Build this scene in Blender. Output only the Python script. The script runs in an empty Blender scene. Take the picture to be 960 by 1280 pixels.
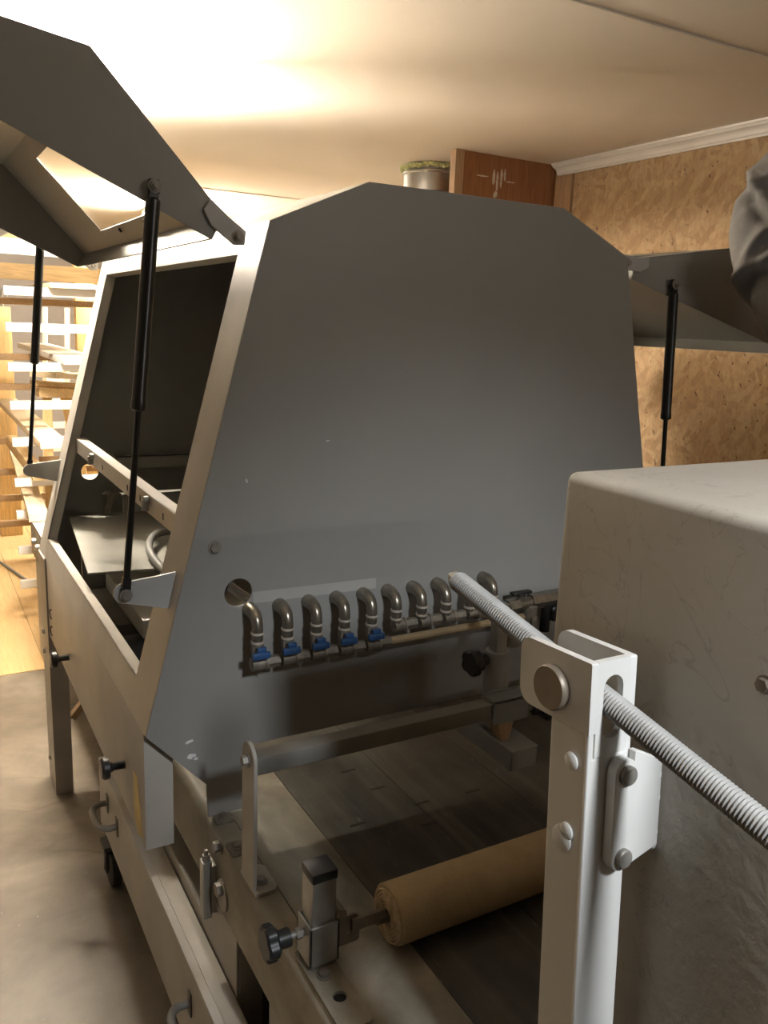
import bpy, bmesh, math, random
from math import pi, sin, cos, radians, hypot, atan2
from mathutils import Vector as V, Matrix
random.seed(7)
SPOT = 31
scn = bpy.context.scene
COL = scn.collection

# ------------------------------------------------------------------ materials
def _nt(name):
    m = bpy.data.materials.new(name); m.use_nodes = True
    nt = m.node_tree
    return m, nt, nt.nodes['Principled BSDF']

def ramp(nt, src, stops):
    r = nt.nodes.new('ShaderNodeValToRGB')
    el = r.color_ramp.elements
    while len(el) < len(stops): el.new(0.5)
    for e, (p, c) in zip(el, stops):
        e.position = p; e.color = (c[0], c[1], c[2], 1)
    nt.links.new(src, r.inputs[0]); return r.outputs[0]

def coords(nt, scale=(1, 1, 1), rot=(0, 0, 0)):
    tc = nt.nodes.new('ShaderNodeTexCoord'); mp = nt.nodes.new('ShaderNodeMapping'); mr = nt.nodes.new('ShaderNodeMapping')
    mr.inputs['Rotation'].default_value = rot; mp.inputs['Scale'].default_value = scale
    nt.links.new(tc.outputs['Object'], mr.inputs[0]); nt.links.new(mr.outputs[0], mp.inputs[0]); return mp.outputs[0]

def noise(nt, vec, scale, detail=4, rough=.55, dist=0):
    n = nt.nodes.new('ShaderNodeTexNoise')
    n.inputs['Scale'].default_value = scale; n.inputs['Detail'].default_value = detail
    n.inputs['Roughness'].default_value = rough; n.inputs['Distortion'].default_value = dist
    nt.links.new(vec, n.inputs['Vector']); return n.outputs['Fac']

def mixc(nt, fac, a, b, mode='MIX'):
    x = nt.nodes.new('ShaderNodeMix'); x.data_type = 'RGBA'; x.blend_type = mode
    for s, v in ((x.inputs[0], fac), (x.inputs[6], a), (x.inputs[7], b)):
        if hasattr(v, 'is_linked') or hasattr(v, 'links'): nt.links.new(v, s)
        elif isinstance(v, (int, float)): s.default_value = v
        else: s.default_value = (v[0], v[1], v[2], 1)
    return x.outputs[2]

def bumpn(nt, b, height, strength=.3, dist=.01):
    n = nt.nodes.new('ShaderNodeBump'); n.inputs['Strength'].default_value = strength
    n.inputs['Distance'].default_value = dist
    nt.links.new(height, n.inputs['Height']); nt.links.new(n.outputs[0], b.inputs['Normal'])

def paint(name, c, rough=.5, metal=0., var=.12, scale=6, bump=0., bscale=120, spec=.5, stretch=(1, 1, 1), speck=None):
    m, nt, b = _nt(name)
    vec = coords(nt, stretch)
    f = noise(nt, vec, scale, 5)
    lo = [x*(1-var) for x in c]; hi = [min(1, x*(1+var)) for x in c]
    col = ramp(nt, f, [(.3, lo), (.7, hi)])
    if speck:
        s = noise(nt, coords(nt), speck[1], 3, .6)
        k = ramp(nt, s, [(speck[2], (0, 0, 0)), (speck[2]+.04, (1, 1, 1))])
        col = mixc(nt, k, col, speck[0])
    nt.links.new(col, b.inputs['Base Color'])
    b.inputs['Roughness'].default_value = rough; b.inputs['Metallic'].default_value = metal
    b.inputs['Specular IOR Level'].default_value = spec
    if bump: bumpn(nt, b, noise(nt, coords(nt), bscale, 3), bump, .004)
    return m

def emis(name, c, s):
    m, nt, b = _nt(name)
    b.inputs['Base Color'].default_value = (*c, 1); b.inputs['Emission Color'].default_value = (*c, 1)
    b.inputs['Emission Strength'].default_value = s
    return m

def wood(name, c, axis=1, rough=.6, contrast=.3, sc=6):
    m, nt, b = _nt(name)
    st = [14, 14, 14]; st[axis] = .9
    vec = coords(nt, tuple(st))
    f = noise(nt, vec, sc, 6, .6, 1.2)
    g = noise(nt, coords(nt), 1.6, 2)
    lo = [x*(1-contrast) for x in c]
    col = ramp(nt, f, [(.3, lo), (.55, c), (.75, [min(1, x*1.1) for x in c])])
    col = mixc(nt, ramp(nt, g, [(.35, (0, 0, 0)), (.75, (.35, .35, .35))]), col, [x*.75 for x in c])
    nt.links.new(col, b.inputs['Base Color']); b.inputs['Roughness'].default_value = rough
    b.inputs['Specular IOR Level'].default_value = .25
    bumpn(nt, b, f, .12, .003)
    return m

def osb(name):
    m, nt, b = _nt(name)
    base = None
    tones = [(.42, .275, .15), (.48, .325, .18), (.53, .37, .21), (.58, .42, .25), (.50, .345, .195)]
    nz = noise(nt, coords(nt), 9, 2)
    layers = []
    for k, (rot, sc) in enumerate((((.35, 0, 0), 1), ((1.35, 0, 0), 1.15), ((-.70, 0, 0), .9))):
        vec = coords(nt, (8*sc, 44*sc, 13*sc), rot)
        ad = nt.nodes.new('ShaderNodeVectorMath'); ad.operation = 'ADD'
        n3 = nt.nodes.new('ShaderNodeTexNoise'); n3.inputs['Scale'].default_value = 1.2; n3.inputs['Detail'].default_value = 3
        nt.links.new(vec, n3.inputs['Vector'])
        sc3 = nt.nodes.new('ShaderNodeVectorMath'); sc3.operation = 'SCALE'; sc3.inputs[3].default_value = .8
        nt.links.new(n3.outputs['Color'], sc3.inputs[0]); nt.links.new(vec, ad.inputs[0]); nt.links.new(sc3.outputs[0], ad.inputs[1])
        v = nt.nodes.new('ShaderNodeTexVoronoi'); v.inputs['Scale'].default_value = 1.0
        nt.links.new(ad.outputs[0], v.inputs['Vector'])
        s = nt.nodes.new('ShaderNodeSeparateColor'); nt.links.new(v.outputs['Color'], s.inputs[0])
        layers.append((ramp(nt, s.outputs[0], [(i/4, t) for i, t in enumerate(tones)]), s.outputs[1]))
    col = layers[0][0]
    for (c, sel) in layers[1:]:
        col = mixc(nt, ramp(nt, sel, [(.40, (0, 0, 0)), (.62, (1, 1, 1))]), col, c)
    fine = noise(nt, coords(nt, (30, 30, 12)), 3, 5)
    col = mixc(nt, .35, col, ramp(nt, fine, [(.35, (.45, .45, .45)), (.65, (1, 1, 1))]), 'MULTIPLY')
    dk = noise(nt, coords(nt, (1, 1.2, .8), (.4, 0, 0)), 38, 2)
    col = mixc(nt, ramp(nt, dk, [(.665, (0, 0, 0)), (.70, (.9, .9, .9))]), col, (.16, .09, .05))
    nt.links.new(col, b.inputs['Base Color']); b.inputs['Roughness'].default_value = .65
    b.inputs['Specular IOR Level'].default_value = .3
    bumpn(nt, b, fine, .2, .003)
    return m

def concrete(name):
    m, nt, b = _nt(name)
    a = noise(nt, coords(nt), 1.3, 8, .62, .6)
    c = noise(nt, coords(nt), 9, 6, .65)
    d = noise(nt, coords(nt), 60, 4, .7)
    col = ramp(nt, a, [(.3, (.085, .070, .052)), (.5, (.19, .162, .125)), (.66, (.30, .265, .215))])
    col = mixc(nt, .55, col, ramp(nt, c, [(.3, (.55, .53, .5)), (.62, (1, 1, 1))]), 'MULTIPLY')
    col = mixc(nt, ramp(nt, d, [(.69, (0, 0, 0)), (.74, (.6, .6, .6))]), col, (.36, .385, .33))
    cr = noise(nt, coords(nt, (.35, 1, 1), (0, 0, .3)), .9, 6, .6, .5)
    k = ramp(nt, cr, [(.494, (0, 0, 0)), (.499, (.5,)*3), (.503, (.5,)*3), (.508, (0, 0, 0))])
    col = mixc(nt, k, col, (.13, .105, .08))
    nt.links.new(col, b.inputs['Base Color']); 
    nt.links.new(ramp(nt, a, [(.3, (.38,)*3), (.7, (.62,)*3)]), b.inputs['Roughness'])
    bumpn(nt, b, c, .15, .006)
    return m

def worn_bed(name):
    m, nt, b = _nt(name)
    st = noise(nt, coords(nt, (7, .55, 1)), 2.2, 6, .6, .5)
    bl = noise(nt, coords(nt), 3.1, 4)
    col = ramp(nt, st, [(.3, (.022, .022, .020)), (.5, (.055, .052, .044)), (.72, (.13, .118, .09))])
    col = mixc(nt, ramp(nt, bl, [(.42, (0, 0, 0)), (.75, (.55,)*3)]), col, (.20, .18, .14))
    sp = noise(nt, coords(nt, (5, 1, 1)), 30, 3)
    col = mixc(nt, ramp(nt, sp, [(.68, (0, 0, 0)), (.75, (.35,)*3)]), col, (.4, .37, .31))
    nt.links.new(col, b.inputs['Base Color']); b.inputs['Roughness'].default_value = .55
    bumpn(nt, b, st, .08, .003)
    return m

def dusty_steel(name):
    m, nt, b = _nt(name)
    a = noise(nt, coords(nt, (1.4, 1, 1)), 3.2, 6, .6, .4)
    col = ramp(nt, a, [(.32, (.13, .122, .10)), (.5, (.25, .225, .175)), (.66, (.43, .395, .325))])
    nt.links.new(col, b.inputs['Base Color']); b.inputs['Roughness'].default_value = .6
    bumpn(nt, b, noise(nt, coords(nt), 60, 3), .05, .002)
    return m

def dusty_cab(name):
    m, nt, b = _nt(name)
    a = noise(nt, coords(nt), 2.2, 6, .6)
    col = ramp(nt, a, [(.3, (.335, .305, .255)), (.6, (.415, .385, .33)), (.8, (.49, .455, .40))])
    sc = noise(nt, coords(nt, (1, 2.5, 1.2), (.5, 0, 0)), 5, 4, .5, 1.5)
    col = mixc(nt, ramp(nt, sc, [(.494, (0, 0, 0)), (.5, (.45,)*3), (.506, (0, 0, 0))]), col, (.2, .18, .15))
    nt.links.new(col, b.inputs['Base Color']); b.inputs['Roughness'].default_value = .62
    w = noise(nt, coords(nt), 55, 4, .55)
    msk = ramp(nt, noise(nt, coords(nt), 2.0, 2), [(.42, (.15,)*3), (.6, (1,)*3)])
    mm = nt.nodes.new('ShaderNodeMath'); mm.operation = 'MULTIPLY'
    nt.links.new(w, mm.inputs[0]); nt.links.new(msk, mm.inputs[1])
    bumpn(nt, b, mm.outputs[0], .28, .006)
    return m

def clear_pane(name):
    m = bpy.data.materials.new(name); m.use_nodes = True; nt = m.node_tree
    out = nt.nodes['Material Output']; nt.nodes.remove(nt.nodes['Principled BSDF'])
    t = nt.nodes.new('ShaderNodeBsdfTransparent'); t.inputs[0].default_value = (.93, .93, .91, 1)
    g = nt.nodes.new('ShaderNodeBsdfGlossy'); g.inputs['Roughness'].default_value = .05
    x = nt.nodes.new('ShaderNodeMixShader'); x.inputs[0].default_value = .05
    nt.links.new(t.outputs[0], x.inputs[1]); nt.links.new(g.outputs[0], x.inputs[2]); nt.links.new(x.outputs[0], out.inputs[0])
    return m

M = dict(
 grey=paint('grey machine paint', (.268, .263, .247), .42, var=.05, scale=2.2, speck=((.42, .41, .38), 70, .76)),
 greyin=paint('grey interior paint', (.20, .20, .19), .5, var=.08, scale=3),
 lug=paint('grey lug paint', (.42, .42, .41), .4, var=.05),
 beige=paint('dusty warm lit grey paint', (.385, .362, .32), .5, var=.14, scale=5, speck=((.46, .43, .37), 45, .70)),  # machine grey with dust and warm lamplight put into its colour
 bed=worn_bed('worn conveyor bed'), steel=dusty_steel('dusty sheet steel'),
 dgrey=paint('dusty dark grey', (.17, .16, .14), .6, var=.2, scale=9),
 zinc=paint('zinc plated steel', (.36, .355, .33), .36, .6, var=.15, scale=20),
 galv=paint('galvanised sheet', (.42, .43, .44), .28, .95, var=.12, scale=14),
 bolt=paint('dusty bolt steel', (.27, .25, .22), .5, .3, var=.2, scale=40),
 brass=paint('dull nickel fitting', (.27, .245, .20), .3, .8, var=.2, scale=50),
 fdust=paint('dusty fitting', (.22, .195, .155), .55, .35, var=.3, scale=60),
 ring=paint('pale sealing ring', (.55, .50, .42), .5, .3, var=.15, scale=60),
 blue=paint('blue lever plastic', (.025, .075, .19), .4, var=.2, scale=60),
 black=paint('black plastic', (.014, .014, .014), .38, var=.2, scale=40),
 blackm=paint('black lacquered steel', (.012, .012, .011), .28, var=.1, scale=20),
 rubber=paint('dark rubber', (.035, .033, .03), .7, var=.3, scale=30),
 felt=paint('brown felt roll', (.44, .335, .20), .85, var=.12, scale=14, bump=.3, bscale=160, spec=.1),
 feltend=paint('layered felt end', (.52, .40, .25), .9, var=.35, scale=60, spec=.1),
 white=paint('worn white paint', (.64, .63, .60), .42, var=.05, scale=7, speck=((.50, .43, .30), 16, .70)),
 pin=paint('dusty pin steel', (.20, .165, .125), .45, .35, var=.25, scale=25),
 thread=paint('dusty thread steel', (.34, .33, .31), .6, .05, var=.15, scale=30),
 weld=paint('white painted weld', (.78, .77, .74), .5, var=.04, bump=.4, bscale=70),
 cab=dusty_cab('dusty cabinet coating'), 
 tape=paint('grey adhesive tape', (.36, .355, .33), .6, var=.06),
 tray=paint('drip tray steel', (.27, .27, .24), .45, var=.1),
 lightbox=paint('pale grey enamel', (.60, .60, .58), .4, var=.06),
 hose=paint('grey hose', (.20, .20, .19), .5, var=.15),
 osb=osb('strand board'), conc=concrete('worn concrete'),
 ceil=paint('cream ceiling board', (.78, .725, .65), .7, var=.04, scale=1.1, spec=.3, speck=((.55, .48, .40), 22, .77)),
 wall=paint('grey wall', (.17, .16, .15), .7, var=.08), wallb=paint('pale grey back wall', (.32, .30, .285), .7, var=.08),
 cove=paint('white cove', (.90, .88, .86), .4, var=.03),
 ply=wood('brown plywood', (.33, .15, .065), 2, contrast=.35),
 batten=wood('tan batten', (.46, .30, .17), 2), pine=wood('pine', (.74, .55, .30), 1), pinez=wood('upright pine', (.70, .50, .24), 2),
 pinex=wood('pine beam', (.72, .54, .31), 0), plank=wood('pale plank', (.76, .64, .46), 1, contrast=.15), darkplank=wood('dark plank', (.40, .27, .15), 1),
 floorb=wood('floor board', (.62, .43, .21), 1, contrast=.2), whiteb=paint('white primed wood', (.80, .78, .74), .5, var=.05),
 plaster=paint('plaster smear', (.62, .55, .48), .8, var=.2, scale=40), foam=paint('yellow green foam', (.55, .58, .30), .8, var=.3, scale=50, bump=.6),
 yellow=paint('faded yellow sticker', (.50, .38, .14), .6, var=.25, scale=20), ink=paint('black ink', (.02, .02, .02), .6),
 scuff=paint('chipped pale primer', (.62, .62, .60), .6, var=.1),
 jacket=paint('grey work cloth', (.17, .165, .16), .85, var=.18, scale=9, bump=.25, bscale=420, spec=.15),
 trouser=paint('dark trouser cloth', (.03, .032, .038), .85, var=.2, scale=12), skin=paint('skin', (.55, .33, .24), .5, var=.06),
 hair=paint('brown hair', (.06, .04, .025), .6, var=.3, scale=60), shoe=paint('black shoe leather', (.02, .018, .016), .45),
 eye=paint('eye white', (.75, .74, .72), .3, var=.02), glass=clear_pane('clear acrylic'),
 tubeA=emis('lit tube warm', (1, .88, .72), 460), tubeB=emis('lit tube rear', (1, .90, .74), 300), tubeC=emis('lit fill tube', (1, .97, .93), 19),
)

# ------------------------------------------------------------------ mesh helpers
def nb(): return bmesh.new()
def vnew(bm, pts): return [bm.verts.new(p) for p in pts]

def box(bm, x0, x1, y0, y1, z0, z1, bev=0, mat=None):
    vs = vnew(bm, [(x, y, z) for x in (x0, x1) for y in (y0, y1) for z in (z0, z1)])
    fs = [bm.faces.new([vs[i] for i in f]) for f in ((0, 1, 3, 2), (4, 6, 7, 5), (0, 4, 5, 1), (2, 3, 7, 6), (0, 2, 6, 4), (1, 5, 7, 3))]
    if bev:
        bmesh.ops.recalc_face_normals(bm, faces=fs)
        r = bmesh.ops.bevel(bm, geom=list({e for f in fs for e in f.edges}), offset=bev, segments=2, affect='EDGES', profile=.5)
        vs = list({v for f in r['faces'] for v in f.verts} | {v for v in vs if v.is_valid})
    if mat is not None: bmesh.ops.transform(bm, matrix=mat, verts=[v for v in vs if v.is_valid])

def bar(bm, p0, p1, w, h, up=(0, 0, 1)):
    """a rectangular bar from p0 to p1, w across, h along up"""
    p0, p1 = V(p0), V(p1); d = (p1-p0).normalized(); u = V(up); s = d.cross(u).normalized(); u = s.cross(d)
    q = []
    for p in (p0, p1):
        for a, b in ((-1, -1), (1, -1), (1, 1), (-1, 1)): q.append(p + s*a*w/2 + u*b*h/2)
    vs = vnew(bm, q)
    for f in ((0, 1, 2, 3), (7, 6, 5, 4), (0, 4, 5, 1), (1, 5, 6, 2), (2, 6, 7, 3), (3, 7, 4, 0)): bm.faces.new([vs[i] for i in f])

def frame_of(d):
    d = V(d).normalized(); a = V((0, 0, 1)) if abs(d.z) < .9 else V((1, 0, 0))
    s = d.cross(a).normalized(); return d, s, s.cross(d)

def lathe(bm, o, axis, prof, n=20, phase=0):
    """prof: (distance along axis, radius); closed with caps"""
    o = V(o); d, s, t = frame_of(axis); rings = []
    for (h, r) in prof:
        rings.append(vnew(bm, [o + d*h + (s*cos(2*pi*i/n+phase) + t*sin(2*pi*i/n+phase))*r for i in range(n)]))
    for a, b in zip(rings, rings[1:]):
        for i in range(n): bm.faces.new((a[i], a[(i+1) % n], b[(i+1) % n], b[i]))
    bm.faces.new(rings[0][::-1]); bm.faces.new(rings[-1])

def cyl(bm, p0, p1, r, r1=None, n=20, ch=0):
    p0, p1 = V(p0), V(p1); L = (p1-p0).length; r1 = r if r1 is None else r1
    pr = [(0, r), (L, r1)] if not ch else [(0, r-ch), (ch, r), (L-ch, r1), (L, r1-ch)]
    lathe(bm, p0, p1-p0, pr, n)

def hexb(bm, p0, axis, h, r): cyl(bm, p0, V(p0)+V(axis).normalized()*h, r, n=6)
def boltgeo(bm, p, axis, r=.009, h=.007):
    a = V(axis).normalized(); cyl(bm, p, V(p)+a*.002, r*1.35, n=18); hexb(bm, V(p)+a*.002, a, h, r)

def smooth_path(pts, k=6):
    pts = [V(p) for p in pts]; out = []
    P = [pts[0]*2-pts[1]] + pts + [pts[-1]*2-pts[-2]]
    for i in range(1, len(P)-2):
        for j in range(k):
            t = j/k; a, b, c, d = P[i-1], P[i], P[i+1], P[i+2]
            out.append(.5*((2*b) + (c-a)*t + (2*a-5*b+4*c-d)*t*t + (3*b-a-3*c+d)*t**3))
    return out + [pts[-1]]

def tube(bm, pts, r, n=10, k=6, radii=None):
    pp = smooth_path(pts, k) if k > 1 else [V(p) for p in pts]
    rings = []; d, s, t = frame_of(pp[1]-pp[0])
    for i, p in enumerate(pp):
        q = (pp[min(i+1, len(pp)-1)]-pp[max(i-1, 0)]).normalized()
        s = (s - q*s.dot(q)).normalized(); t = q.cross(s)
        rr = r if radii is None else radii(i/(len(pp)-1))
        rings.append(vnew(bm, [p + (s*cos(2*pi*j/n)+t*sin(2*pi*j/n))*rr for j in range(n)]))
    for a, b in zip(rings, rings[1:]):
        for j in range(n): bm.faces.new((a[j], a[(j+1) % n], b[(j+1) % n], b[j]))
    bm.faces.new(rings[0][::-1]); bm.faces.new(rings[-1])

def plate(bm, outer, holes, o, u, v, th):
    """flat plate: 2D outline with holes in the frame o,u,v, th thick along u x v"""
    o, u, v = V(o), V(u), V(v); n = u.cross(v).normalized()*th
    tmp = bmesh.new(); loops = []
    for lp in [outer]+list(holes):
        vs = [tmp.verts.new((a, b, 0)) for a, b in lp]; loops.append(vs)
        for i in range(len(vs)): tmp.edges.new((vs[i], vs[(i+1) % len(vs)]))
    bmesh.ops.triangle_fill(tmp, edges=tmp.edges[:], use_beauty=True, use_dissolve=False)
    tmp.verts.index_update()
    co = [o+u*w.co.x+v*w.co.y for w in tmp.verts]
    A = vnew(bm, co); B = vnew(bm, [c+n for c in co])
    for f in tmp.faces:
        ix = [w.index for w in f.verts]
        bm.faces.new([A[i] for i in ix]); bm.faces.new([B[i] for i in reversed(ix)])
    for vs in loops:
        for i in range(len(vs)):
            a, b = vs[i].index, vs[(i+1) % len(vs)].index
            bm.faces.new((A[a], A[b], B[b], B[a]))
    tmp.free()

def circ(cx, cy, r, n=28): return [(cx+r*cos(2*pi*i/n), cy+r*sin(2*pi*i/n)) for i in range(n)]
def slot(cx, cy, w, h, n=8):
    """upright obround, w wide, h tall"""
    r = w/2; q = h/2-r
    return [(cx+r*cos(pi*i/n), cy+q+r*sin(pi*i/n)) for i in range(n+1)] + [(cx-r*cos(pi*i/n), cy-q-r*sin(pi*i/n)) for i in range(n+1)]
def rrect(x0, x1, y0, y1, rs, n=6):
    """rs radii for corners (x0y0, x1y0, x1y1, x0y1)"""
    out = []
    for (cx, cy, sx, sy, a0, r) in ((x0, y0, 1, 1, pi, rs[0]), (x1, y0, -1, 1, 1.5*pi, rs[1]), (x1, y1, -1, -1, 0, rs[2]), (x0, y1, 1, -1, .5*pi, rs[3])):
        if r <= 0: out.append((cx, cy)); continue
        for i in range(n+1):
            a = a0+i/n*pi/2; out.append((cx+sx*r+r*cos(a), cy+sy*r+r*sin(a)))
    return out

def starknob(bm, c, axis, r, h, lobes=5):
    """a lobed clamping knob with a hub behind it"""
    c = V(c); d, s, t = frame_of(axis); n = lobes*8; rings = []
    for hh, k in ((0, .86), (h*.18, 1), (h*.8, 1), (h, .84)):
        rings.append(vnew(bm, [c+d*hh+(s*cos(2*pi*i/n)+t*sin(2*pi*i/n))*r*k*(1-.17*(.5-.5*cos(lobes*2*pi*i/n))**2) for i in range(n)]))
    for a, b in zip(rings, rings[1:]):
        for i in range(n): bm.faces.new((a[i], a[(i+1) % n], b[(i+1) % n], b[i]))
    bm.faces.new(rings[0][::-1]); bm.faces.new(rings[-1])
    cyl(bm, c+d*(h-.001), c+d*(h+r*.75), r*.5, n=16)

# ------------------------------------------------------------------ object helpers
def tag(o, label=None, cat=None, group=None, kind=None):
    if label: o['label'] = label
    if cat: o['category'] = cat
    if group: o['group'] = group
    if kind: o['kind'] = kind
    return o

def thing(name, label, cat, loc, group=None):
    o = bpy.data.objects.new(name, None); COL.objects.link(o); o.location = loc; o.empty_display_size = .1
    return tag(o, label, cat, group)

def rootloc(p):
    while p.parent: p = p.parent
    return V(p.location)

def islands(bm):
    """connected pieces, merged where their boxes touch"""
    seen = set(); out = []
    for v0 in bm.verts:
        if v0 in seen: continue
        st = [v0]; seen.add(v0); isl = []
        while st:
            v = st.pop(); isl.append(v)
            for e in v.link_edges:
                w = e.other_vert(v)
                if w not in seen: seen.add(w); st.append(w)
        lo = V([min(v.co[k] for v in isl) for k in range(3)]); hi = V([max(v.co[k] for v in isl) for k in range(3)])
        out.append([isl, lo, hi])
    ch = True
    while ch:
        ch = False
        for i in range(len(out)):
            for j in range(i+1, len(out)):
                a, b = out[i], out[j]
                if all(a[1][k] <= b[2][k]+.001 and b[1][k] <= a[2][k]+.001 for k in range(3)):
                    a[0] += b[0]; a[1] = V([min(a[1][k], b[1][k]) for k in range(3)]); a[2] = V([max(a[2][k], b[2][k]) for k in range(3)])
                    out.pop(j); ch = True; break
            if ch: break
    return [o[0] for o in out]

def obj(name, bm, mat, parent=None, label=None, bev=0, seg=2, ang=35, loc=None, split=False):
    if split:
        res = None; bm.verts.index_update()
        for isl in islands(bm):
            nbm = bmesh.new(); mp = {}
            for v in isl: mp[v] = nbm.verts.new(v.co)
            for f in {f for v in isl for f in v.link_faces}: nbm.faces.new([mp[v] for v in f.verts])
            o = obj(name, nbm, mat, parent, label, bev, seg, ang, loc); res = res or o
        bm.free(); return res
    bmesh.ops.recalc_face_normals(bm, faces=bm.faces[:])
    if parent is None:
        if loc is None:
            cs = [v.co for v in bm.verts]
            loc = V(((min(c.x for c in cs)+max(c.x for c in cs))/2, (min(c.y for c in cs)+max(c.y for c in cs))/2, min(c.z for c in cs)))
        off = V(loc)
    else: off = rootloc(parent)
    bmesh.ops.translate(bm, vec=-off, verts=bm.verts[:])
    me = bpy.data.meshes.new(name); bm.to_mesh(me); bm.free()
    me.shade_smooth(); me.set_sharp_from_angle(angle=radians(ang))
    me.materials.append(M[mat])
    o = bpy.data.objects.new(name, me); COL.objects.link(o)
    if parent is None: o.location = off
    else: o.parent = parent
    if bev:
        b = o.modifiers.new('bevel', 'BEVEL'); b.width = bev; b.segments = seg; b.limit_method = 'ANGLE'; b.angle_limit = radians(40)
        b.harden_normals = False
    if label: o['label'] = label
    return o

def struct(name, bm, mat, parent=None, bev=0):
    o = obj(name, bm, mat, parent, bev=bev)
    if parent is None: o['kind'] = 'structure'
    return o

def dup(root, move, label=None):
    r = root.copy(); COL.objects.link(r); r.location = V(root.location)+V(move)
    if label: r['label'] = label
    for ch in list(root.children):
        c = ch.copy(); COL.objects.link(c); c.parent = r
        for g in list(ch.children):
            d = g.copy(); COL.objects.link(d); d.parent = c
    return r

# ------------------------------------------------------------------ room
CZ = 2.40; WX = 2.88
b = nb(); box(b, -2.6, WX, -3.0, 3.83, -.12, 0); struct('floor', b, 'conc')
b = nb(); box(b, -2.6, WX, -3.05, 9.0, CZ, CZ+.1); struct('ceiling', b, 'ceil')
b = nb(); box(b, WX, WX+.1, -3.0, 3.44, 0, CZ); struct('wall_right', b, 'osb')
b = nb(); box(b, WX, WX+.1, 3.44, 9.0, 0, CZ); struct('wall_right_rear', b, 'wall')
b = nb(); box(b, -2.7, -2.6, -3.0, 9.0, -.1, CZ); struct('wall_left', b, 'wall')
b = nb(); box(b, -2.7, WX+.1, 9.0, 9.1, -.1, CZ+.1); struct('wall_back', b, 'wallb')
b = nb(); box(b, -2.7, WX+.1, -3.1, -3.0, -.12, CZ+.1); struct('wall_front', b, 'wall')
b = nb()                                                            # boarded floor of the timber store
k = 0; x = -2.6
while x < WX-.01:
    x1 = min(WX, x+.235); box(b, x+.0012, x1-.0012, 3.83, 9.0, -.12, .004); x = x1
struct('floor_boards', b, 'floorb')
# cove moulding along the right wall
b = nb()
pr = [(0, 0), (-.075, 0), (-.075, -.012), (-.066, -.016), (-.060, -.026), (-.050, -.030), (-.036, -.036), (-.024, -.050), (-.020, -.062), (-.012, -.066), (-.012, -.078), (0, -.078)]
pr = [(p*.7, q*.68) for p, q in pr]
A = vnew(b, [(WX+p, -3.0, CZ+q) for p, q in pr]); B_ = vnew(b, [(WX+p, 3.42, CZ+q) for p, q in pr])
for i in range(len(pr)): b.faces.new((A[i], A[(i+1) % len(pr)], B_[(i+1) % len(pr)], B_[i]))
b.faces.new(A[::-1]); b.faces.new(B_)
struct('trim_1', b, 'cove')
b = nb(); box(b, WX-.02, WX, 3.30, 3.42, 0, CZ-.056); struct('trim_2', b, 'batten', bev=.003)
b = nb(); box(b, .588, .618, 1.2, 9.0, CZ-.014, CZ); struct('trim_3', b, 'ceil', bev=.002)     # ceiling board joints
b = nb(); box(b, .62, WX-.08, 1.775, 1.80, CZ-.006, CZ); struct('trim_4', b, 'ceil', bev=.002)
b = nb(); box(b, 1.62, WX-.0, 5.50, 5.515, CZ-.005, CZ); struct('trim_5', b, 'ceil', bev=.002)

# brown plywood partition that closes the corner
t = thing('plywood_partition', 'brown plywood partition board with a pale batten edge meeting the chipboard wall', 'partition', (2.58, 3.46, 0))
b = nb(); box(b, 2.322, WX, 3.44, 3.458, 0, CZ); obj('board', b, 'ply', t)
b = nb(); box(b, 2.272, 2.320, 3.43, 3.475, 0, CZ); obj('edge_batten', b, 'batten', t, label='lighter upright batten on the board edge', bev=.002)
b = nb()
for (x, z, w, h) in ((2.50, 2.30, .014, .075), (2.522, 2.285, .012, .09), (2.545, 2.30, .012, .08), (2.565, 2.315, .010, .05), (2.43, 2.30, .07, .006), (2.60, 2.29, .05, .005), (2.515, 2.225, .02, .03)):
    plate(b, [(x+w*.6*cos(a)*random.uniform(.7, 1.2), z+h*.55*sin(a)*random.uniform(.7, 1.2)) for a in [i*pi/7 for i in range(14)]], [], (0, 3.44, 0), (1, 0, 0), (0, 0, 1), .0015)
obj('plaster_smear', b, 'plaster', t, label='whitish plaster smear', split=True)

# spiral duct
t = thing('ventilation_duct', 'shiny galvanised round duct rising to the ceiling beside the plywood partition', 'duct', (2.44, 3.89, 0))
b = nb(); pr = []; z = 0
while z < CZ-.02:
    pr += [(z, .150), (z+.085, .150), (z+.09, .155), (z+.098, .155)]; z += .103
pr.append((CZ, .15)); lathe(b, (2.44, 3.89, 0), (0, 0, 1), pr, 40); obj('pipe', b, 'galv', t)
b = nb(); n = 60
for i in range(n):
    a = 2*pi*i/n; c = V((2.44+.158*cos(a), 3.89+.158*sin(a), CZ-.014+random.uniform(-.008, .006)))
    bmesh.ops.create_icosphere(b, subdivisions=1, radius=random.uniform(.010, .017), matrix=Matrix.Translation(c))
obj('sealing_foam', b, 'foam', t, label='pale yellow-green sealing foam')

# ------------------------------------------------------------------ spray booth (the big grey hood)
Y0, Y1 = 1.45, 2.88
booth = thing('spray_booth', 'large grey sheet-metal spray booth hood with open lids over the conveyor', 'machine', (1.008, 2.15, .62))
outl = [(.338, .827), (.576, 1.77), (.772, 1.856), (1.243, 1.856), (1.44, 1.77), (1.678, .827), (1.56, .70), (1.559, .627), (1.487, .627), (1.487, .765), (.53, .765), (.53, .627), (.457, .627), (.454, .70)]
b = nb(); plate(b, outl, [circ(.5195, 1.089, .0275)], (0, Y0+.004, 0), (1, 0, 0), (0, 0, 1), .004)
obj('end_panel', b, 'grey', booth, bev=.0012)
b = nb(); plate(b, outl, [circ(.5085, 1.078, .028)], (0, Y1, 0), (1, 0, 0), (0, 0, 1), .004)
obj('end_panel', b, 'greyin', booth)
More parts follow.
